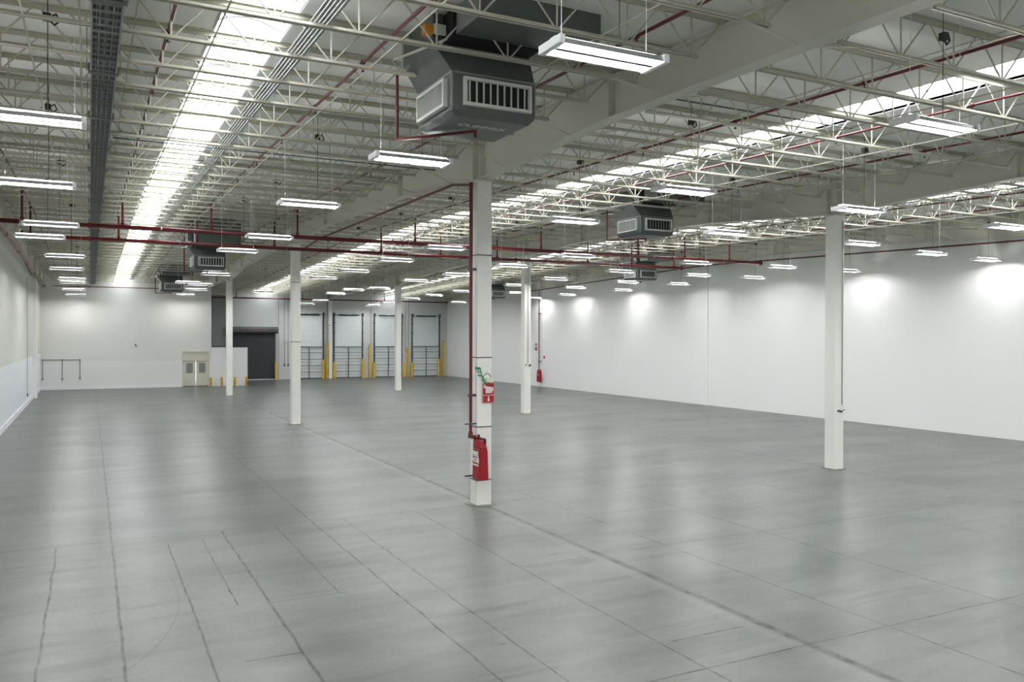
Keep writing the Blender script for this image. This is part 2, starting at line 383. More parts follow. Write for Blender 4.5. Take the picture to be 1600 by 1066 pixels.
# ------------------------------------------------------------------ girders
JP = 1.4229
JY = [CY[0] + (k - 9) * JP for k in range(0, 52)]     # joist lines, from about y=5
JY = [y for y in JY if y < YD - .4]
def girder(x, label, y1=YD - .02, y0=-3.0, wall=0):
    root = tag(empty('roof_girder', (x, 0, 0)), label, 'girder', 'deep tapered roof girders')
    ys = sorted(set([y0, y1, RIDGE] + [c + d for c in CY for d in (-5.6, -2.8, 0, 2.8, 5.6) if y0 < c + d < y1] + [c + 9.96 for c in CY if c + 9.96 < y1]))
    fw_ = .14 if not wall else .11
    W = MB(); T = MB(); B = MB()
    for a, b in zip(ys[:-1], ys[1:]):
        za, zb = zt(a), zt(b); ga, gb_ = gb(a), gb(b)
        W.hexa([(-.006, a, ga), (.006, a, ga), (.006, b, gb_), (-.006, b, gb_)], [(-.006, a, za), (.006, a, za), (.006, b, zb), (-.006, b, zb)])
        for Q, l, h in ((T, (za - .02, zb - .02), (za, zb)), (B, (ga, gb_), (ga + .02, gb_ + .02))):
            Q.hexa([(-fw_, a, l[0]), (fw_, a, l[0]), (fw_, b, l[1]), (-fw_, b, l[1])], [(-fw_, a, h[0]), (fw_, a, h[0]), (fw_, b, h[1]), (-fw_, b, h[1])])
    W.build('web', m.girder, root); T.build('top_flange', m.girder, root); B.build('bottom_flange', m.girder, root)
    for c in CY:
        for yy in ((c - .19, c + .19, c - 5.6, c + 5.6) if c < 60 else (c,)):
            if yy > y1: continue
            MB().box(-fw_, fw_, yy - .012, yy + .012, gb(yy), zt(yy)).build('stiffener', m.girder, root)
    # flange braces up to every second joist
    for i, y in enumerate(JY):
        if i % 2 or y > 60: continue
        for sd in ((-1, 1) if not wall else (wall,)):
            zj = zt(y) - .50
            q = MB(); q.tube([(sd * .1, y, gb(y) + .03), (sd * 1.25, y, zj)], .016, 5); q.build('flange_brace', m.girder, root)
    return root
girder(R1, 'deep cream plate girder carried on the column with the fire hose')
girder(R2, 'deep cream plate girder carried on the wide column with the outlet')
girder(R3, 'cream wall girder along the top of the long blank wall', wall=-1)
girder(R0, 'cream wall girder above the side wall beside the cable tray', wall=1, y1=YB - .02)

# ------------------------------------------------------------------ open-web joists
SPAN = R2 - R1
def make_joist():
    root = empty('roof_joist'); L_ = SPAN; D = .55
    t = MB(); b = MB(); wv = MB(); wd = wv
    for s_ in (-1, 1):
        y0, y1 = sorted((s_ * .012, s_ * .066)); t.box(.02, L_ - .02, y0, y1, .085, .092)
        y0, y1 = sorted((s_ * .012, s_ * .020)); t.box(.02, L_ - .02, y0, y1, .02, .09)
        y0, y1 = sorted((s_ * .012, s_ * .052)); b.box(.62, L_ - .62, y0, y1, -D + .0, -D + .006)
        y0, y1 = sorted((s_ * .012, s_ * .019)); b.box(.62, L_ - .62, y0, y1, -D, -D + .05)
    for a in (0.0, L_ - .18): t.box(a + .01, a + .17, -.06, .06, .002, .084)
    n = 9; a0 = .72; st = (L_ - 2 * a0) / n
    nodes = [a0 + st * k for k in range(n + 1)]
    for k, x in enumerate(nodes):
        wv.tube([(x, 0, -D + .03), (x, 0, .05)], .014, 5)
        if k < n:
            mid = x + st / 2
            wd.tube([(x + .03, 0, -D + .03), (mid - .03, 0, .05)], .014, 5); wd.tube([(mid + .03, 0, .05), (x + st - .03, 0, -D + .03)], .014, 5)
    wd.tube([(.14, 0, .03), (a0 - .03, 0, -D + .03)], .015, 5); wd.tube([(L_ - .14, 0, .03), (L_ - a0 + .03, 0, -D + .03)], .015, 5)
    t.build('top_chord', m.joist, root); b.build('bottom_chord', m.joist, root); wv.build('web_bars', m.joist, root)
    return root
bays = [(R0, R1, 'over the cable tray bay', 'roof joists over the cable tray bay'),
        (R1, R2, 'between the two column rows', 'roof joists between the column rows'),
        (R2, R3, 'beside the long blank wall', 'roof joists beside the long blank wall')]
proto = make_joist(); first = True
for x0, x1, where, grp in bays:
    k = 0
    for y in JY:
        if x0 == R0 and y > YB - .3: continue
        if not any(in_view((x0 + (x1 - x0) * f / 12, y, zt(y) + dz)) for f in range(13) for dz in (-.5, .08)): continue
        o = proto if first else copy_tree(proto); first = False
        o.location = (x0, y, zt(y)); o.scale = ((x1 - x0) / SPAN, 1, 1)
        tag(o, 'cream roof joist %s, %s from the camera' % (where, ordinal(k)), 'roof joist', grp); k += 1

# bridging rods running over the joists
def along(x, dz, y0, y1, r, name, material, n=6, x2=None):
    pts = [(x, y0, zt(y0) + dz)]
    if y0 < RIDGE < y1: pts.append((x, RIDGE, zt(RIDGE) + dz))
    pts.append((x2 if x2 is not None else x, y1, zt(y1) + dz))
    return MB().tube(pts, r, n).build(name, material)
for (x0, x1, where, grp) in bays:
    ye = (YB if x0 == R0 else YD) - .3
    for j, f in enumerate((.2, .4, .6, .8)):
        tag(along(x0 + (x1 - x0) * f, -.535, 4.5, ye, .013, 'bridging_rod', m.joist),
            'thin cream bridging rod under the joists %s, %s across' % (where, ORD[j]), 'bridging rod', 'lower bridging rods')
    for j, f in enumerate((.32, .68)):
        tag(along(x0 + (x1 - x0) * f, .06, 4.5, ye, .011, 'bridging_rod', m.joist),
            'thin cream bridging rod high in the joists %s, %s across' % (where, ORD[j]), 'bridging rod', 'upper bridging rods')

# ------------------------------------------------------------------ fluorescent high-bay lights
LZ = 6.90
def make_light():
    root = empty('ceiling_light'); Lh = .62; Wd = .20
    MB().box(-Lh, Lh, -.055, .055, .03, .085).build('housing', m.white, root, bevel=.006)
    for s_ in (-1, 1):
        c = s_ * .112; r = MB()
        for d_ in (-1, 1):
            prof = [(c + d_ * .086, -.035), (c + d_ * .060, .028), (c + d_ * .010, .028), (c + d_ * .010, .024), (c + d_ * .057, .024), (c + d_ * .083, -.035)]
            r.prism(prof, 'x', -Lh + .01, Lh - .01)
        for e_ in (-1, 1): x0, x1 = sorted((e_ * (Lh - .03), e_ * (Lh - .01))); r.box(x0, x1, c - .06, c + .06, .024, .03)
        r.build('reflector', m.reflector, root)
    MB().box(-Lh + .01, Lh - .01, -.024, .024, -.012, .03).build('centre_channel', m.midgrey, root)
    for s_ in (-1, 1):
        x0, x1 = sorted((s_ * (Lh - .02), s_ * (Lh + .045)))
        MB().box(x0, x1, -.215, .215, -.045, .045).build('end_cap', m.white, root, bevel=.006)
    for y in (-.148, -.078, .078, .148):
        MB().tube([(-Lh + .02, y, -.008), (Lh - .02, y, -.008)], .014, 6, cap=False).build('tube', m.tube, root)
    for s_ in (-1, 1):
        ch = MB(); ch.tube([(s_ * .52, 0, 0), (s_ * .52, 0, 1)], .004, 4); o = ch.build('chain', m.white, root); o.location = (0, 0, .085)
    jb = MB(); jb.box(.14, .24, -.03, .06, -.05, .05); jb.tube([(.2, .03, 0), (.3, .03, .06), (.34, .03, -.03), (.28, .03, -.09), (.2, .03, -.02)], .012, 5)
    jb.build('plug_box', m.black, root)
    cd = MB(); cd.tube([(.2, .03, 0), (.2, .03, 1)], .006, 4); o = cd.build('power_cord', m.black, root); o.location = (0, 0, .085)
    return root
rows = [(-0.85, 'in the row beside the cable tray', [(-.7, 12.7), (-.9, 18.2), (-.9, 24.7), (-1.3, 27.9), (-.8, 34.3), (-.9, 40.9), (-.8, 48.1), (-.8, 51.2), (-.9, 59.1), (-.9, 66.9)]),
        (4.7, 'in the row near the hose column girder', [(4.72, 7.12), (4.7, 12.8), (4.3, 18.2), (4.7, 24.8), (4.5, 29.3), (5.3, 41.1), (4.8, 48.1), (5.6, 49.7), (6.0, 55.4), (6.45, 66.9)]),
        (10.4, 'in the row just beyond the hose column girder', [(10.3, 7.4), (10.5, 13.0), (10.8, 17.7), (10.4, 25.1), (10.4, 30.0), (10.5, 35.9), (10.4, 40.9), (10.1, 55.6)]),
        (15.5, 'in the row under the second skylight', [(15.6, 7.3), (15.6, 13.1), (15.8, 17.7), (15.6, 25.3), (15.5, 30.2), (15.4, 35.7), (15.2, 40.7), (15.7, 48.3), (14.7, 50.5), (15.0, 55.7), (16.9, 67.4), (17.4, 74.2)]),
        (21.3, 'in the row just beyond the wide column girder', [(21.3, 7.3), (21.4, 13.3), (21.3, 17.8), (21.2, 25.5), (21.0, 30.4), (20.9, 36.0), (21.5, 41.5), (21.4, 48.9), (21.7, 54.5), (22.2, 60.3), (23.0, 68.2), (23.5, 74.4)]),
        (25.5, 'in the row under the third skylight', [(25.6, 7.3), (25.7, 13.2), (25.9, 18.8), (25.5, 25.3), (25.5, 30.6), (25.4, 36.2), (25.6, 41.8), (25.4, 48.8), (28.0, 64.6)]),
        (29.6, 'in the row alongside the long blank wall', [(29.6, 7.3), (29.7, 13.2), (29.8, 19.3), (29.5, 25.4), (28.9, 30.5), (28.9, 36.2), (29.6, 42.6), (29.6, 49.3), (29.9, 54.7), (30.2, 74.2)])]
lp = make_light(); first = True
def put_light(x, y, label, grp, z=LZ):
    global first
    o = lp if first else copy_tree(lp); first = False
    o.location = (x, y, z)
    Lc = zt(y) + .10 - z - .085
    for ch in o.children:
        if ch.name.startswith(('chain', 'power_cord')): ch.scale = (1, 1, Lc)
        if ch.name.startswith('plug_box'): ch.location = (0, 0, Lc - .35)
    tag(o, label, 'ceiling light', grp)
for X_, where, lst in rows:
    near_wall = 'long blank wall' in where
    if near_wall: lst = [(x * 1.04, y * 1.04) for x, y in lst if y * 1.04 < YD - 1.5]
    lst = sorted(lst, key=lambda p: p[1])
    for i, (x, y) in enumerate([p for p in lst if not in_view((*p, LZ), 40)]): put_light(x, y, 'ceiling light %s, %s outside the picture' % (where, ORD[i]), 'lights out of view')
    lst = [p for p in lst if in_view((*p, LZ), 40)]
    for i, (x, y) in enumerate(lst):
        put_light(x, y, 'hanging fluorescent light %s, %s from the camera' % (where, ORD[i]), 'hanging fluorescent lights', 7.1 if (x, y) == (6.45, 66.9) else (7.016 if near_wall else LZ))
    for i, y in enumerate((1.4, -4.4)):  # unseen rows added behind the camera for the light they give
        put_light(X_, y, 'added unseen light %s, %s behind the camera' % (where, ORD[i]), 'added lights behind the camera')

# ------------------------------------------------------------------ cable tray
t = tag(empty('cable_tray', (0.19, 0, 0)), 'long grey perforated cable tray hung under the joists', 'cable tray')
def sloped_box(q, x0, x1, z0, z1, y0, y1):
    ys = [y0] + ([RIDGE] if y0 < RIDGE < y1 else []) + [y1]
    for a, b in zip(ys[:-1], ys[1:]):
        q.hexa([(x0, a, zt(a) + z0), (x1, a, zt(a) + z0), (x1, b, zt(b) + z0), (x0, b, zt(b) + z0)],
               [(x0, a, zt(a) + z1), (x1, a, zt(a) + z1), (x1, b, zt(b) + z1), (x0, b, zt(b) + z1)])
TZ = -.66
for s_ in (-1, 1):
    q = MB(); sloped_box(q, s_ * .18 - .004, s_ * .18 + .004, TZ, TZ + .09, 4.5, YB - .1)
    x0, x1 = sorted((s_ * .184, s_ * .165)); sloped_box(q, x0, x1, TZ - .002, TZ + .002, 4.5, YB - .1)
    q.build('side_rail', m.galv, t)
q = MB(); y = 4.6
for k in range(8): sloped_box(q, -.163 + k * .045, -.151 + k * .045, TZ, TZ + .004, 4.5, YB - .1)
while y < YB - .2:
    z = zt(y) + TZ; q.box(-.176, .176, y, y + .075, z + .001, z + .005); y += .27
q.build('perforated_base', m.tray, t)
q = MB()  # flat black strips put in the tray so its holes stay dark
for k in range(4): sloped_box(q, -.16 + k * .082, -.085 + k * .082, TZ + .03, TZ + .06, 4.5, YB - .15)
q.build('tray_dark_fill', m.black, t)
y = 7.45
while y < YB:
    z = zt(y) + TZ
    q = MB(); q.box(-.21, .21, y - .05, y + .05, z - .012, z - .002); q.box(-.21, -.186, y - .08, y + .08, z - .01, z + .1); q.box(.186, .21, y - .08, y + .08, z - .01, z + .1)
    q.build('splice_plate', m.tray, t)
    for xr_ in (-.225, .225): MB().tube([(xr_, y, z), (xr_, y, zt(y) + .1)], .006, 5).build('hanger_rod', m.tray, t)
    y += 3.25

# ------------------------------------------------------------------ conduit bundle beside the first skylight
for k in range(5):
    tag(along(2.58 + k * .055, -.46, 4.6, 66, .019, 'steel_conduit', m.galv, 8),
        'straight galvanised conduit beside the first skylight, %s of the five from the cable tray' % ORD[k], 'conduit', 'five conduits beside the first skylight')
for i, y in enumerate(JY[::4]):
    if y > 64: break
    z = zt(y) - .493
    tag(MB().box(2.52, 2.87, y + .1, y + .14, z + .0, z + .03).build('conduit_strap', m.tray), 'small steel strap holding the five conduits, %s from the camera' % ORD[i], 'strap', 'straps on the five conduits')
def lateral(y, x0, x1, dz, lab, r=.016):
    tag(MB().tube([(x0, y, zt(y) + dz), (x1, y, zt(y) + dz)], r, 6).build('steel_conduit', m.tray), lab, 'conduit')
lateral(20.0, .45, 8.0, -.46, 'thin dark conduit crossing from cable tray to the hose column girder')
lateral(12.8, 8.6, 15.0, .0, 'thin dark conduit crossing the joists beyond the hose column girder')

# ------------------------------------------------------------------ sprinkler pipes
BRX = [(-1.95, 'beside the side wall'), (1.0, 'between cable tray and first skylight'), (3.85, 'between first skylight and the first girder'), (6.9, 'close along the first girder'),
       (11.55, 'beyond the first girder'), (14.40, 'under the second skylight edge'), (17.3, 'between second skylight and second girder'),
       (22.4, 'beyond the second girder'), (25.1, 'beside the third skylight'), (27.85, 'nearest the long blank wall')]
def main_pipe(y, z, x0, x1, lab, rz, r=.076, ends=(False, True)):
    root = tag(empty('fire_main_pipe', (0, y, z)), lab, 'pipe', 'large red fire mains crossing the hall')
    MB().tube([(x0, 0, 0), (x1, 0, 0)], r, 14).build('pipe_run', m.red, root, smooth=True)
    x = math.ceil(x0 / 6.1) * 6.1
    while x < x1:
        MB().tube([(x - .05, 0, 0), (x + .05, 0, 0)], r + .02, 14).build('coupling', m.red, root); x += 6.1
    for xe, f in ((x0, ends[0]), (x1, ends[1])):
        if f: MB().tube([(xe - .08, 0, 0), (xe + .02, 0, 0)], r + .025, 14).build('end_cap', m.brown, root); 
        if f: MB().tube([(xe - .02, 0, 0), (xe - .02, 0, .16)], r * .6, 8).build('end_stub', m.brown, root)
    for x in rz:
        q = MB(); q.tube([(x, 0, r * .7), (x, 0, zt(y) - .28 - z)], .036, 8); q.tube([(x, 0, r), (x, 0, r + .08)], .06, 8); q.build('riser', m.red, root)
    x = x0 + 1.2
    while x < x1:
        q = MB(); q.tube([(x, 0, r), (x, 0, zt(y) + .1 - z)], .006, 4); q.tube([(x - .015, 0, 0), (x + .015, 0, 0)], r + .012, 12); q.build('hanger', m.galv, root); x += 4.2
    return root
main_pipe(31.0, 7.69, XL + .02, 29.9, 'large red fire main crossing the hall, the one closer to the camera', [a for a, _ in BRX], ends=(False, True))
main_pipe(35.3, 7.69, -2.2, 28.4, 'large red fire main crossing the hall just behind the other main', [a for a, _ in BRX if a < 28], r=.072, ends=(True, True))
main_pipe(YD - 1.3, 7.35, 8.8, 31.6, 'red fire main running along the top of the dock wall', [11.5, 17.3, 25.1], r=.055)
main_pipe(YB - .25, 7.62, -2.4, 8.3, 'thin dark red pipe along the top of the office wall', [], r=.03, ends=(False, False))
for x, wh in BRX:
    ye = YB - .4 if x < 8 else YD - .6
    root = tag(empty('sprinkler_pipe', (0, 0, 0)), 'red sprinkler branch pipe through the joists %s' % wh, 'pipe', 'red sprinkler branch pipes')
    o = along(x, -.28, 4.4, ye, .027, 'pipe_run', m.red); o.parent = root
    y = 6.5
    while y < ye:
        q = MB(); z = zt(y) - .28; q.tube([(x, y, z), (x, y, z - .13)], .013, 5); q.tube([(x, y, z - .13), (x, y, z - .15)], .028, 6)
        q.tube([(x, y - .035, z), (x, y + .035, z)], .04, 7); q.build('sprinkler_head', m.brown, root); y += 3.1
# pipe beside the side wall
root = tag(empty('sprinkler_pipe'), 'pinkish pipe sloping along the side wall, ending in a cap', 'pipe')
MB().tube([(-2.95, 20, 8.1), (-2.9, 35.2, 7.98), (-2.9, 72 - 4.5, 7.52)], .055, 10).build('pipe_run', m.redb, root, smooth=True)
MB().tube([(-2.9, 67.4, 7.52), (-2.9, 67.65, 7.52)], .08, 10).build('end_cap', m.brown, root)
for y in (37.5, 43.7, 49.8, 56.0, 62):
    z = 7.98 - (y - 35.2) * .01424; MB().tube([(-2.9, y - .04, z), (-2.9, y + .04, z)], .075, 10).build('coupling', m.brown, root)
o = tag(along(31.9, -1.03, 8, 62, .035, 'wall_pipe', m.brown, 8), 'thin brown-red pipe along the top of the long blank wall', 'pipe')

# ------------------------------------------------------------------ fire hose station on the first column
root = tag(empty('hose_standpipe', (0, 0, 0)), 'dark red standpipe down the column to the fire hose valve', 'pipe')
px_, py_ = 7.99, 17.70
MB().tube([(8.10, 34.9, 7.72), (8.10, 32.2, 7.86), (8.12, 19.1, 7.80), (px_, py_, 7.56), (px_, py_, 1.72)], .036, 10).build('pipe_run', m.red, root)
MB().tube([(px_, py_, 7.5), (px_, py_, 7.62)], .05, 10).build('elbow', m.red, root)
q = MB(); q.tube([(px_, py_, 1.76), (px_, py_, 1.64), (px_ + .02, py_ - .22, 1.64)], .05, 8); q.tube([(px_ + .02, py_ - .22, 1.64), (px_ + .12, py_ - .22, 1.64)], .035, 8)
q.tube([(px_ + .10, py_ - .22, 1.64), (px_ + .115, py_ - .22, 1.64)], .07, 10); q.build('angle_valve', m.red, root)
for z in (5.55, 2.58): MB().box(px_ - .07, R1 - .185, py_ - .03, py_ + .03, z, z + .06).build('bracket', m.dkgrey, root)
for z in (1.92, .70): MB().box(px_ - .16, R1 - .185, py_ - .05, py_ - .01, z, z + .035).build('bracket', m.dkgrey, root)
root = tag(empty('fire_hose_cover', (8.02, 17.61, 0)), 'tall red vinyl fire hose cover hanging on the column front', 'fire hose cover')
q = MB()
x0, x1, d = -.02, .19, -.40
q.hexa([(x0 - .01, d - .01, .66), (x1 + .02, d - .01, .66), (x1 + .02, 0, .66), (x0 - .01, 0, .66)], [(x0, d, 1.38), (x1, d, 1.38), (x1, 0, 1.38), (x0, 0, 1.38)])
q.hexa([(x0, d, 1.38), (x1, d, 1.38), (x1, 0, 1.38), (x0, 0, 1.38)], [(x0 + .01, d + .03, 1.60), (x1 - .07, d + .03, 1.60), (x1 - .07, -.01, 1.60), (x0 + .01, -.01, 1.60)])
q.build('cover_body', m.bag, root, bevel=.025, seg=3)
q = MB(); q.box(.05, .15, -.36, -.03, 1.595, 1.63); q.box(.10, .14, -.41, -.37, 1.5, 1.62); q.build('hanger_clip', m.black, root)
MB().box(-.028, -.018, -.375, -.365, .70, 1.36).build('seam', m.bag, root)
R = (math.pi / 2, 0, -math.pi / 2)
text('lettering', 'FIRE', .17, m.signwhite, root, (-.0345, -.20, 1.26), R, bold=.006)
text('lettering', 'HOSE', .155, m.signwhite, root, (-.0350, -.20, 1.12), R, bold=.006)
text('lettering', 'CLOSE DOOR', .05, m.signwhite, root, (-.0355, -.20, 1.01), R, bold=.003)
# red sign
root = tag(empty('fire_hose_sign', (8.41, 17.615, 2.655)), 'red sign with white hose symbol and arrow on the column', 'sign')
MB().box(-.155, .155, -.012, 0, -.235, .235).build('sign_panel', m.signred, root, bevel=.003)
q = MB(); q.box(-.14, .14, -.0135, -.0115, -.052, -.042)
for sx in (-.149, .145): q.box(sx, sx + .004, -.0135, -.0115, -.229, .229)
for sz in (-.229, .225): q.box(-.149, .149, -.0135, -.0115, sz, sz + .004)
q.build('border_line', m.signwhite, root)
q = MB()
for k in range(5): q.box(-.075 + k * .036, -.05 + k * .036, -.0140, -.0115, .0 + .012 * (k % 2), .165 - .006 * k)
q.box(-.12, -.072, -.0140, -.0115, .115, .14); q.box(-.125, -.105, -.0140, -.0115, .12, .20); q.box(-.10, -.08, -.0140, -.0115, .17, .2)
q.tube([(.11, -.012, .05), (.11, -.012, .14)], .012, 6)
for k in range(4): q.box(-.055 + k * .036, -.03 + k * .036, -.0138, -.0115, .0, .012)
q.build('hose_symbol', m.signwhite, root)
q = MB(); q.box(-.012, .012, -.0140, -.0115, -.155, -.07); q.prism([(-.035, -.15), (.035, -.15), (0, -.205)], 'y', -.0140, -.0115); q.build('arrow_symbol', m.signwhite, root)
root = tag(empty('call_point_box', (8.43, 17.60, 2.965)), 'ivory box on the column above the red sign, with curved cable', 'electrical box')
MB().box(-.10, .10, -.05, .025, -.055, .055).build('box_body', m.ivory, root, bevel=.006)
q = MB(); pts = [(.02, -.01, .05), (.02, -.01, .10), (-.02, -.01, .15), (-.07, -.01, .165), (-.13, -.01, .13), (-.17, -.01, .06), (-.19, -.01, -.02)]
q.tube(pts, .008, 6); q.build('curved_cable', m.dkgrey, root)
root = tag(empty('emergency_sign', (8.13, 17.42, 3.17)), 'small tilted green projecting sign on the column corner', 'sign')
root.rotation_euler = (0, math.radians(-14), 0)
MB().box(-.012, .0, -.02, .28, -.11, .11).build('sign_panel', m.green, root, bevel=.003)
text('lettering', 'SALIDA', .07, m.signwhite, root, (-.0135, .13, .03), R, bold=.002)
q = MB(); q.box(-.0135, -.0125, .02, .24, -.07, -.02); q.prism([(.0, -.045), (.05, -.085), (.05, -.005)], 'x', -.0135, -.0125); q.build('arrow_symbol', m.signwhite, root)
MB().box(-.012, .02, -.035, -.005, -.30, -.10).build('bracket', m.green, root)

# ------------------------------------------------------------------ fire hose on the long wall
root = tag(empty('fire_hose_cover', (31.98, 57.60, 0)), 'small red fire hose cover on the long blank wall', 'fire hose cover')
q = MB(); q.prism([(-.34, .36), (.10, .36), (.12, 1.0), (.02, 1.30), (-.18, 1.38), (-.30, 1.2)], 'x', -.16, .08); q.build('cover_body', m.bag, root, bevel=.03, seg=2)
text('lettering', 'FIRE', .13, m.signwhite, root, (-.165, -.1, .95), R, bold=.004)
root = tag(empty('hose_standpipe', (31.98, 57.62, 0)), 'dark pipe down the long wall to the small fire hose cover', 'pipe')
MB().tube([(0, 0, 1.3), (0, 0, 7.7)], .035, 8).build('pipe_run', m.brown, root)
for z in (2.0, 5.8): MB().box(-.04, .12, -.25, .06, z, z + .06).build('bracket', m.dkgrey, root)
root = tag(empty('fire_sign', (XR - .01, 58.35, 3.15)), 'small red sign on the long wall above the hose cover', 'sign')
MB().box(-.012, 0, -.17, .17, -.28, .28).build('sign_panel', m.signred, root)
q = MB(); q.box(-.014, -.012, -.1, .1, .0, .18); q.box(-.014, -.012, -.02, .02, -.2, -.05); q.build('white_symbol', m.signwhite, root)
root = tag(empty('call_point_box', (XR, 57.0, 2.35)), 'small red call point beside the hose pipe on the long wall', 'call point')
MB().box(-.05, 0, -.08, .08, -.1, .1).build('box_body', m.signred, root, bevel=.005)

# ------------------------------------------------------------------ evaporative cooler plenums
def cooler(x, y, zb, lab, pipe=True, W=1.36, letter=False):
    r = tag(empty('air_cooler_duct', (x, y, zb)), lab, 'air cooler', 'grey air cooler plenums under the roof')
    ztop = zt(y) + .10 - zb
    c1, c2, h = .07, W - .07, .62
    q = MB()   # lower body with chamfered underside
    q.hexa([(c1, c1, 0), (c2, c1, 0), (c2, c2, 0), (c1, c2, 0)], [(0, 0, .08), (W, 0, .08), (W, W, .08), (0, W, .08)])
    q.hexa([(0, 0, .08), (W, 0, .08), (W, W, .08), (0, W, .08)], [(0, 0, h), (W, 0, h), (W, W, h), (0, W, h)])
    q.build('plenum_body', m.duct, r)
    q = MB()   # flared neck
    q.hexa([(.0, .0, h), (W, .0, h), (W, W, h), (.0, W, h)], [(-.26, .10, 1.02), (W - .04, .10, 1.02), (W - .04, W, 1.02), (-.26, W, 1.02)])
    q.build('duct_neck', m.duct, r)
    MB().box(-.26, W - .04, .10, W, 1.02, ztop - .01).build('duct_riser', m.duct, r)
    e = MB()
    for a in (0, W): e.box(a - .012, a + .012, -.012, .012, .11, h)
    e.box(-.01, W + .01, -.01, .01, h - .015, h + .015); e.box(-.01, .01, -.01, W + .01, h - .015, h + .015); e.build('corner_seam', m.ductlt, r)
    # front grille (faces the camera end) and side grille (faces the cable tray), vanes inside a raised frame
    def grille(face):
        g0, g1, z0, z1, dp = .17, W - .08, .15, .56, .07
        def P(q, a0, a1, d0, d1, z0, z1):
            if face == 'front': q.box(a0, a1, d0, d1, z0, z1)
            else: q.box(d0, d1, a0, a1, z0, z1)
        fr = MB()
        for zz in ((z0, z0 + .045), (z1 - .045, z1)): P(fr, g0, g1, -dp, .0, *zz)
        for aa in ((g0, g0 + .045), (g1 - .045, g1)): P(fr, aa[0], aa[1], -dp, .0, z0 + .0452, z1 - .0452)
        f = fr.build('grille_frame', m.grille, r)
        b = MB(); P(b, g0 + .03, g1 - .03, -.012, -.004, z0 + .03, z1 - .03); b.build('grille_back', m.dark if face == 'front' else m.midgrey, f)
        n = 9; v = MB()
        for k in range(n):
            a = g0 + .045 + (g1 - g0 - .09) * (k + .5) / n
            if face == 'front': v.hexa([(a - .03, -.05, z0 + .04), (a - .022, -.05, z0 + .04), (a + .02, -.012, z0 + .04), (a + .012, -.012, z0 + .04)],
                                       [(a - .03, -.05, z1 - .04), (a - .022, -.05, z1 - .04), (a + .02, -.012, z1 - .04), (a + .012, -.012, z1 - .04)])
            else: v.hexa([(-.06, a - .004, z0 + .04), (-.06, a + .004, z0 + .04), (-.014, a + .004, z0 + .04), (-.014, a - .004, z0 + .04)],
                         [(-.06, a - .004, z1 - .04), (-.06, a + .004, z1 - .04), (-.014, a + .004, z1 - .04), (-.014, a - .004, z1 - .04)])
        v.build('grille_vanes', m.grille, f)
    grille('front'); grille('side')
    # return box in front of the neck, hung between the joists
    q = MB(); q.box(-.05, 1.9, -1.0, -.28, 1.05, ztop - .02); q.build('side_duct', m.duct, r)
    q = MB(); q.box(-.056, -.05, -1.0, -.28, 1.05, ztop - .02); q.box(-.06, 1.9, -1.006, -1.0, 1.05, 1.09); q.build('lit_end_face', m.ductlt, r)  # paler sheet paints the light falling on the duct's end face
    q = MB(); q.box(-.10, 1.30, -.27, .095, 1.03, ztop - .02); q.build('gap_shade_box', m.dark, r)  # solid black box standing in for the shaded gap between duct and neck
    if letter: MB().box(-.42, -.30, .0, .14, 1.10, 1.24).build('timber_blocking', m.orange, r)
    q = MB(); q.box(-.30, -.12, -.06, -.02, 1.10, 1.24); q.build('insulation_strip', m.grille, r)
    # support angles
    q = MB(); q.tube([(-.55, W * .7, .98), (-.05, -.15, 1.06)], .02, 5); q.build('support_angle', m.girder, r)
    if letter:
        text('lettering', 'CLIMMEX', .19, m.grille, r, (W * .52, W * .36, -.003), (math.pi, 0, 0), bold=.004)
    if pipe:
        d = tag(empty('drain_pipe', (x, y, zb)), 'thin red water pipe dropping beside the %s' % pipe, 'pipe', 'red water pipes at the air coolers')
        MB().tube([(-.27, 1.62, ztop - .4), (-.27, 1.62, -.06), (.62, .55, -.06), (.62, .55, -.16)], .024, 8).build('pipe_run', m.red, d)
    return r
cooler(4.67, 11.02, 7.22, 'large grey air cooler plenum with louvred grilles, over the hose column', 'largest air cooler', letter=True)
cooler(16.50, 22.70, 7.45, 'grey air cooler plenum with two white grilles under the second skylight', 'air cooler under the second skylight')
cooler(4.24, 40.0, 7.05, 'grey air cooler plenum seen behind the red mains beside the first skylight', 'air cooler behind the red mains')
cooler(4.30, 60.0, 6.98, 'grey air cooler plenum hanging close to the office wall', 'air cooler by the office wall')
cooler(28.3, 39.2, 7.30, 'grey air cooler plenum behind the mains beside the long blank wall', 'air cooler by the long blank wall')
cooler(28.3, 59.0, 7.05, 'grey air cooler plenum in the far corner beside the loading doors', 'air cooler near the loading doors')

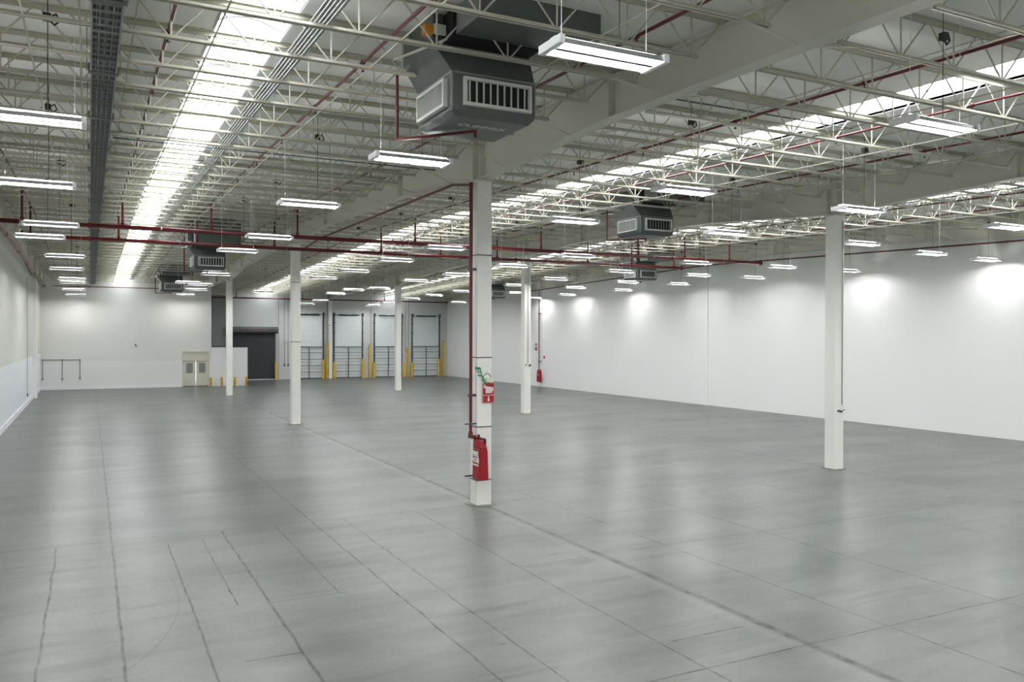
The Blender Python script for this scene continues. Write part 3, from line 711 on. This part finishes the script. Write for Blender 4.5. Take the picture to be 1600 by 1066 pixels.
# ------------------------------------------------------------------ double door in the office wall
root = empty('door_1', (7.43, YB, 0)); root['kind'] = 'structure'
f = MB(); f.box(-.99, -.93, -.03, .1, 0, 2.76); f.box(.93, .99, -.03, .1, 0, 2.76); f.box(-.99, .99, -.04, .1, 2.70, 2.78); f.box(-.99, .99, -.05, .1, 2.04, 2.11)
f.build('door_frame', m.doorp, root)
MB().box(-.93, .93, 0, .04, 2.11, 2.70).build('transom_panel', m.doorp, root)
for s_ in (-1, 1):
    x0, x1 = sorted((s_ * .006, s_ * .93)); lf = MB(); lf.box(x0, x1, 0, .045, .05, 2.04); lfo = lf.build('door_leaf', m.doorp, root, bevel=.004)
    c = s_ * .47; MB().box(c - .24, c + .24, -.012, 0, 1.08, 1.84).build('glass_pane', m.glass, lfo)
    q = MB(); q.box(c - .27, c - .24, -.018, 0, 1.05, 1.87); q.box(c + .24, c + .27, -.018, 0, 1.05, 1.87); q.box(c - .27, c + .27, -.018, 0, 1.84, 1.87); q.box(c - .27, c + .27, -.018, 0, 1.05, 1.08)
    q.build('pane_frame', m.doorp, lfo)
    x0, x1 = sorted((s_ * .75, s_ * .93)); MB().box(x0, x1, -.05, 0, 0.01, .06).build('door_stop', m.dkgrey, root)
MB().box(-.93, .93, .02, .03, 0.0, .05).build('threshold', m.dkgrey, root)

# ------------------------------------------------------------------ roll-up shutter
root = empty('door_2', (13.2, YD, 0)); root['kind'] = 'structure'
q = MB(); q.prism([(-.02, 4.24), (-.42, 4.24), (-.50, 4.36), (-.50, 4.62), (-.36, 4.80), (-.02, 4.82)], 'x', -2.4, 2.1); q.build('shutter_hood', m.dkgrey, root, bevel=.02)
text('lettering', 'ENTRADA SALIDA', .2, m.redb, root, (.35, -.515, 4.5), (math.pi / 2, 0, 0), bold=.004)
q = MB(); z = .08
while z < 4.3: q.box(-2.3, 1.88, -.07, -.05, z, z + .085); z += .09
q.build('shutter_curtain', m.shutter, root)
MB().box(-2.3, 1.88, -.09, -.03, .0, .07).build('bottom_bar', m.white, root)
q = MB(); q.box(1.88, 2.0, -.16, -.02, 0, 4.24); q.box(-2.42, -2.3, -.16, -.02, 0, 4.24); q.build('guide_rail', m.galv, root)

# ------------------------------------------------------------------ grey hanging panel on the dock wall
root = tag(empty('wall_panel', (0, YD, 0)), 'tall dark grey panel on the dock wall beside the shutter', 'panel')
MB().box(9.55, 11.1, -.06, -.01, 3.05, 7.6).build('panel_sheet', m.greypanel, root)
q = MB(); q.box(9.55, 11.1, -.09, -.05, 3.0, 3.1); q.box(9.55, 9.65, -.09, -.05, 3.0, 7.6); q.build('panel_edge', m.dkgrey, root)

# ------------------------------------------------------------------ four loading doors
def dock_door(n, x0, x1):
    cx = (x0 + x1) / 2; h = (x1 - x0) / 2; root = empty('door_%d' % n, (cx, YD, 0)); root['kind'] = 'structure'
    q = MB()
    for k in range(12): q.box(-h + .16, h - .16, -.07, -.02, .05 + k * .49, .05 + k * .49 + .482)
    q.build('door_leaf', m.dock, root)
    for s_ in (-1, 1):
        q = MB(); x = s_ * (h - .08); q.box(x - .05, x + .05, -.14, -.02, 0, 6.05)
        q.build('door_track', m.dkgrey, root)
        q = MB()
        for z in (1.0, 2.1, 3.2, 4.3, 5.2): q.box(x - .10, x + .10, -.16, -.02, z, z + .07)
        q.build('track_bracket', m.dkgrey, root)
        q = MB(); q.tube([(x - .02, -.22, 6.03), (x + .02, -.22, 6.03)], .16, 12); q.box(x - .06, x + .06, -.3, -.02, 5.9, 6.2); q.build('cable_drum', m.dkgrey, root)
    MB().tube([(-h + .1, -.22, 6.03), (h - .1, -.22, 6.03)], .02, 6).build('spring_shaft', m.galv, root)
    q = MB(); q.tube([(-h + .5, -.22, 6.0), (-.04, -.22, 5.985)], .065, 8); q.tube([(.04, -.22, 5.985), (h - .5, -.22, 6.0)], .065, 8); q.build('torsion_spring', m.black, root)
    q = MB(); q.box(-h + .1, h - .1, -.20, -.15, 2.93, 3.01); q.box(-.03, .03, -.20, -.15, 0.05, 3.0)
    for z in (2.42, 1.82, 1.22, .62, .06): q.box(-h + .1, h - .1, -.19, -.16, z, z + .04)
    for z in (2.72, 2.15, 1.55, .95, .35): q.box(-h + .1, h - .1, -.18, -.165, z, z + .014)
    q.build('barrier_bars', m.dkgrey, root)
    MB().box(-h + .1, h - .1, -.35, -.02, 0.002, .03).build('dock_plate', m.dkgrey, root)
dock_door(3, 16.75, 19.62); dock_door(4, 20.46, 23.40); dock_door(5, 24.42, 27.36); dock_door(6, 28.28, 31.34)

def ux(u, y):  # where the sight line through picture column u crosses the plane y (used once, to place the posts)
    a = (u - 800) / F_PX; dx = math.sin(YAW) + a * math.cos(YAW); dy = math.cos(YAW) - a * math.sin(YAW); return dx / dy * y
posts = [(15.1, 1.65, 0, 'beside the roll-up shutter'), (19.44, 1.75, 0, 'at the far edge of the first loading door'), (20.47, 1.55, 0, 'at the near edge of the second loading door'),
         (23.26, 1.8, 0, 'at the far edge of the second loading door'), (24.38, 1.5, 0, 'at the near edge of the third loading door'), (27.32, 1.4, 0, 'at the far edge of the third loading door'),
         (28.25, 1.45, 0, 'at the near edge of the fourth loading door'), (31.06, 1.75, 0, 'at the far edge of the fourth loading door')]
for x, h, _, wh in posts:
    root = tag(empty('track_guard', (x, YD - .42, 0)), 'orange-yellow steel track guard %s' % wh, 'track guard', 'yellow track guards')
    MB().tube([(0, 0, 0), (0, 0, h)], .11, 10).build('post', m.yellow, root, bevel=.01)
    q = MB(); q.box(-.05, .05, .10, .3, h * .55, h * .65); q.box(-.12, .12, -.12, .12, 0, .02); q.build('base_plate', m.yellow, root)
for x, h, wh in ((19.86, 3.3, 'between the dock wall column and first loading door'), (24.02, 3.15, 'between the second and third loading doors'),
                 (27.86, 2.8, 'between the third and fourth loading doors'), (31.62, 3.45, 'in the corner by the long blank wall')):
    root = tag(empty('dock_leveller_post', (x, YD - .2, 0)), 'tall yellow post %s' % wh, 'post', 'tall yellow posts between loading doors')
    q = MB(); q.box(-.09, .03, -.08, .08, 0, h); q.build('post', m.yellow, root, bevel=.008)
    q = MB(); q.box(.03, .08, -.05, .08, 0, h - .1); q.box(-.02, .06, -.1, 0, h, h + .18); q.build('side_plate', m.oldyellow, root)
for i, (x, wh) in enumerate(((8.50, 'beside the double door'), (9.32, 'second from the double door'), (10.3, 'third from the double door'), (11.2, 'at the open end of the partition'))):
    root = tag(empty('bollard', (x, YB - .42, 0)), 'short yellow bollard in front of the low partition, %s' % wh, 'bollard', 'short yellow bollards')
    MB().tube([(0, 0, 0), (0, 0, .68), (0, 0, .72)], .085, 12).build('post', m.yellow, root, smooth=True)
    MB().box(-.12, .12, -.12, .12, 0, .015).build('base_plate', m.oldyellow, root)

# ------------------------------------------------------------------ conduits and boxes on the walls
root = tag(empty('outlet_conduit', (0, YB, 0)), 'grey conduit with three drops to outlets on the office wall', 'conduit')
MB().tube([(-3.05, -.03, 2.2), (-.65, -.03, 2.2)], .022, 6).build('conduit_run', m.tray, root)
for x, z in ((-3.05, .82), (-1.8, .80), (-.65, .85)):
    MB().tube([(x, -.03, z), (x, -.03, 2.2)], .022, 6).build('conduit_drop', m.tray, root)
    MB().box(x - .06, x + .06, -.07, 0, z - .1, z + .05).build('outlet_box', m.galv, root); MB().box(x - .05, x + .05, -.07, 0, 2.15, 2.26).build('junction_box', m.galv, root)
root = tag(empty('wall_conduit', (XL, 54.6, 0)), 'thin vertical conduit with outlet low on the side wall', 'conduit')
MB().tube([(.03, 0, .65), (.03, 0, 7.3)], .013, 6).build('conduit_run', m.galv, root); MB().box(0, .06, -.06, .06, .5, .68).build('outlet_box', m.dkgrey, root)
root = tag(empty('wall_bracket', (3.1, YB, 3.28)), 'tiny grey bracket alone on the blank office wall', 'bracket')
q = MB(); q.box(-.05, .05, -.05, 0, -.05, .06); q.box(.03, .1, -.09, -.03, -.1, -.04); q.build('bracket_body', m.tray, root)
for i, (x, z0, bx) in enumerate(((15.42, 0.1, 0), (15.95, 1.35, 1), (16.28, 1.35, 1), (16.55, .1, 0), (24.15, 2.9, 0), (27.7, 2.4, 0), (28.0, 2.6, 0), (19.9, 3.0, 0))):
    wh = ['beyond the shutter, first', 'beyond the shutter, second', 'beyond the shutter, third', 'beyond the shutter, fourth', 'between second and third loading doors',
          'beside the third loading door', 'beside the fourth loading door', 'behind the dock wall column'][i]
    root = tag(empty('wall_conduit', (x, YD, 0)), 'thin vertical conduit on the dock wall, %s' % wh, 'conduit', 'thin conduits on the dock wall')
    MB().tube([(0, -.03, z0), (0, -.03, 7.9)], .016, 5).build('conduit_run', m.tray, root)
    if bx: MB().box(-.06, .06, -.09, 0, z0 - .15, z0 + .05).build('switch_box', m.dkgrey, root)
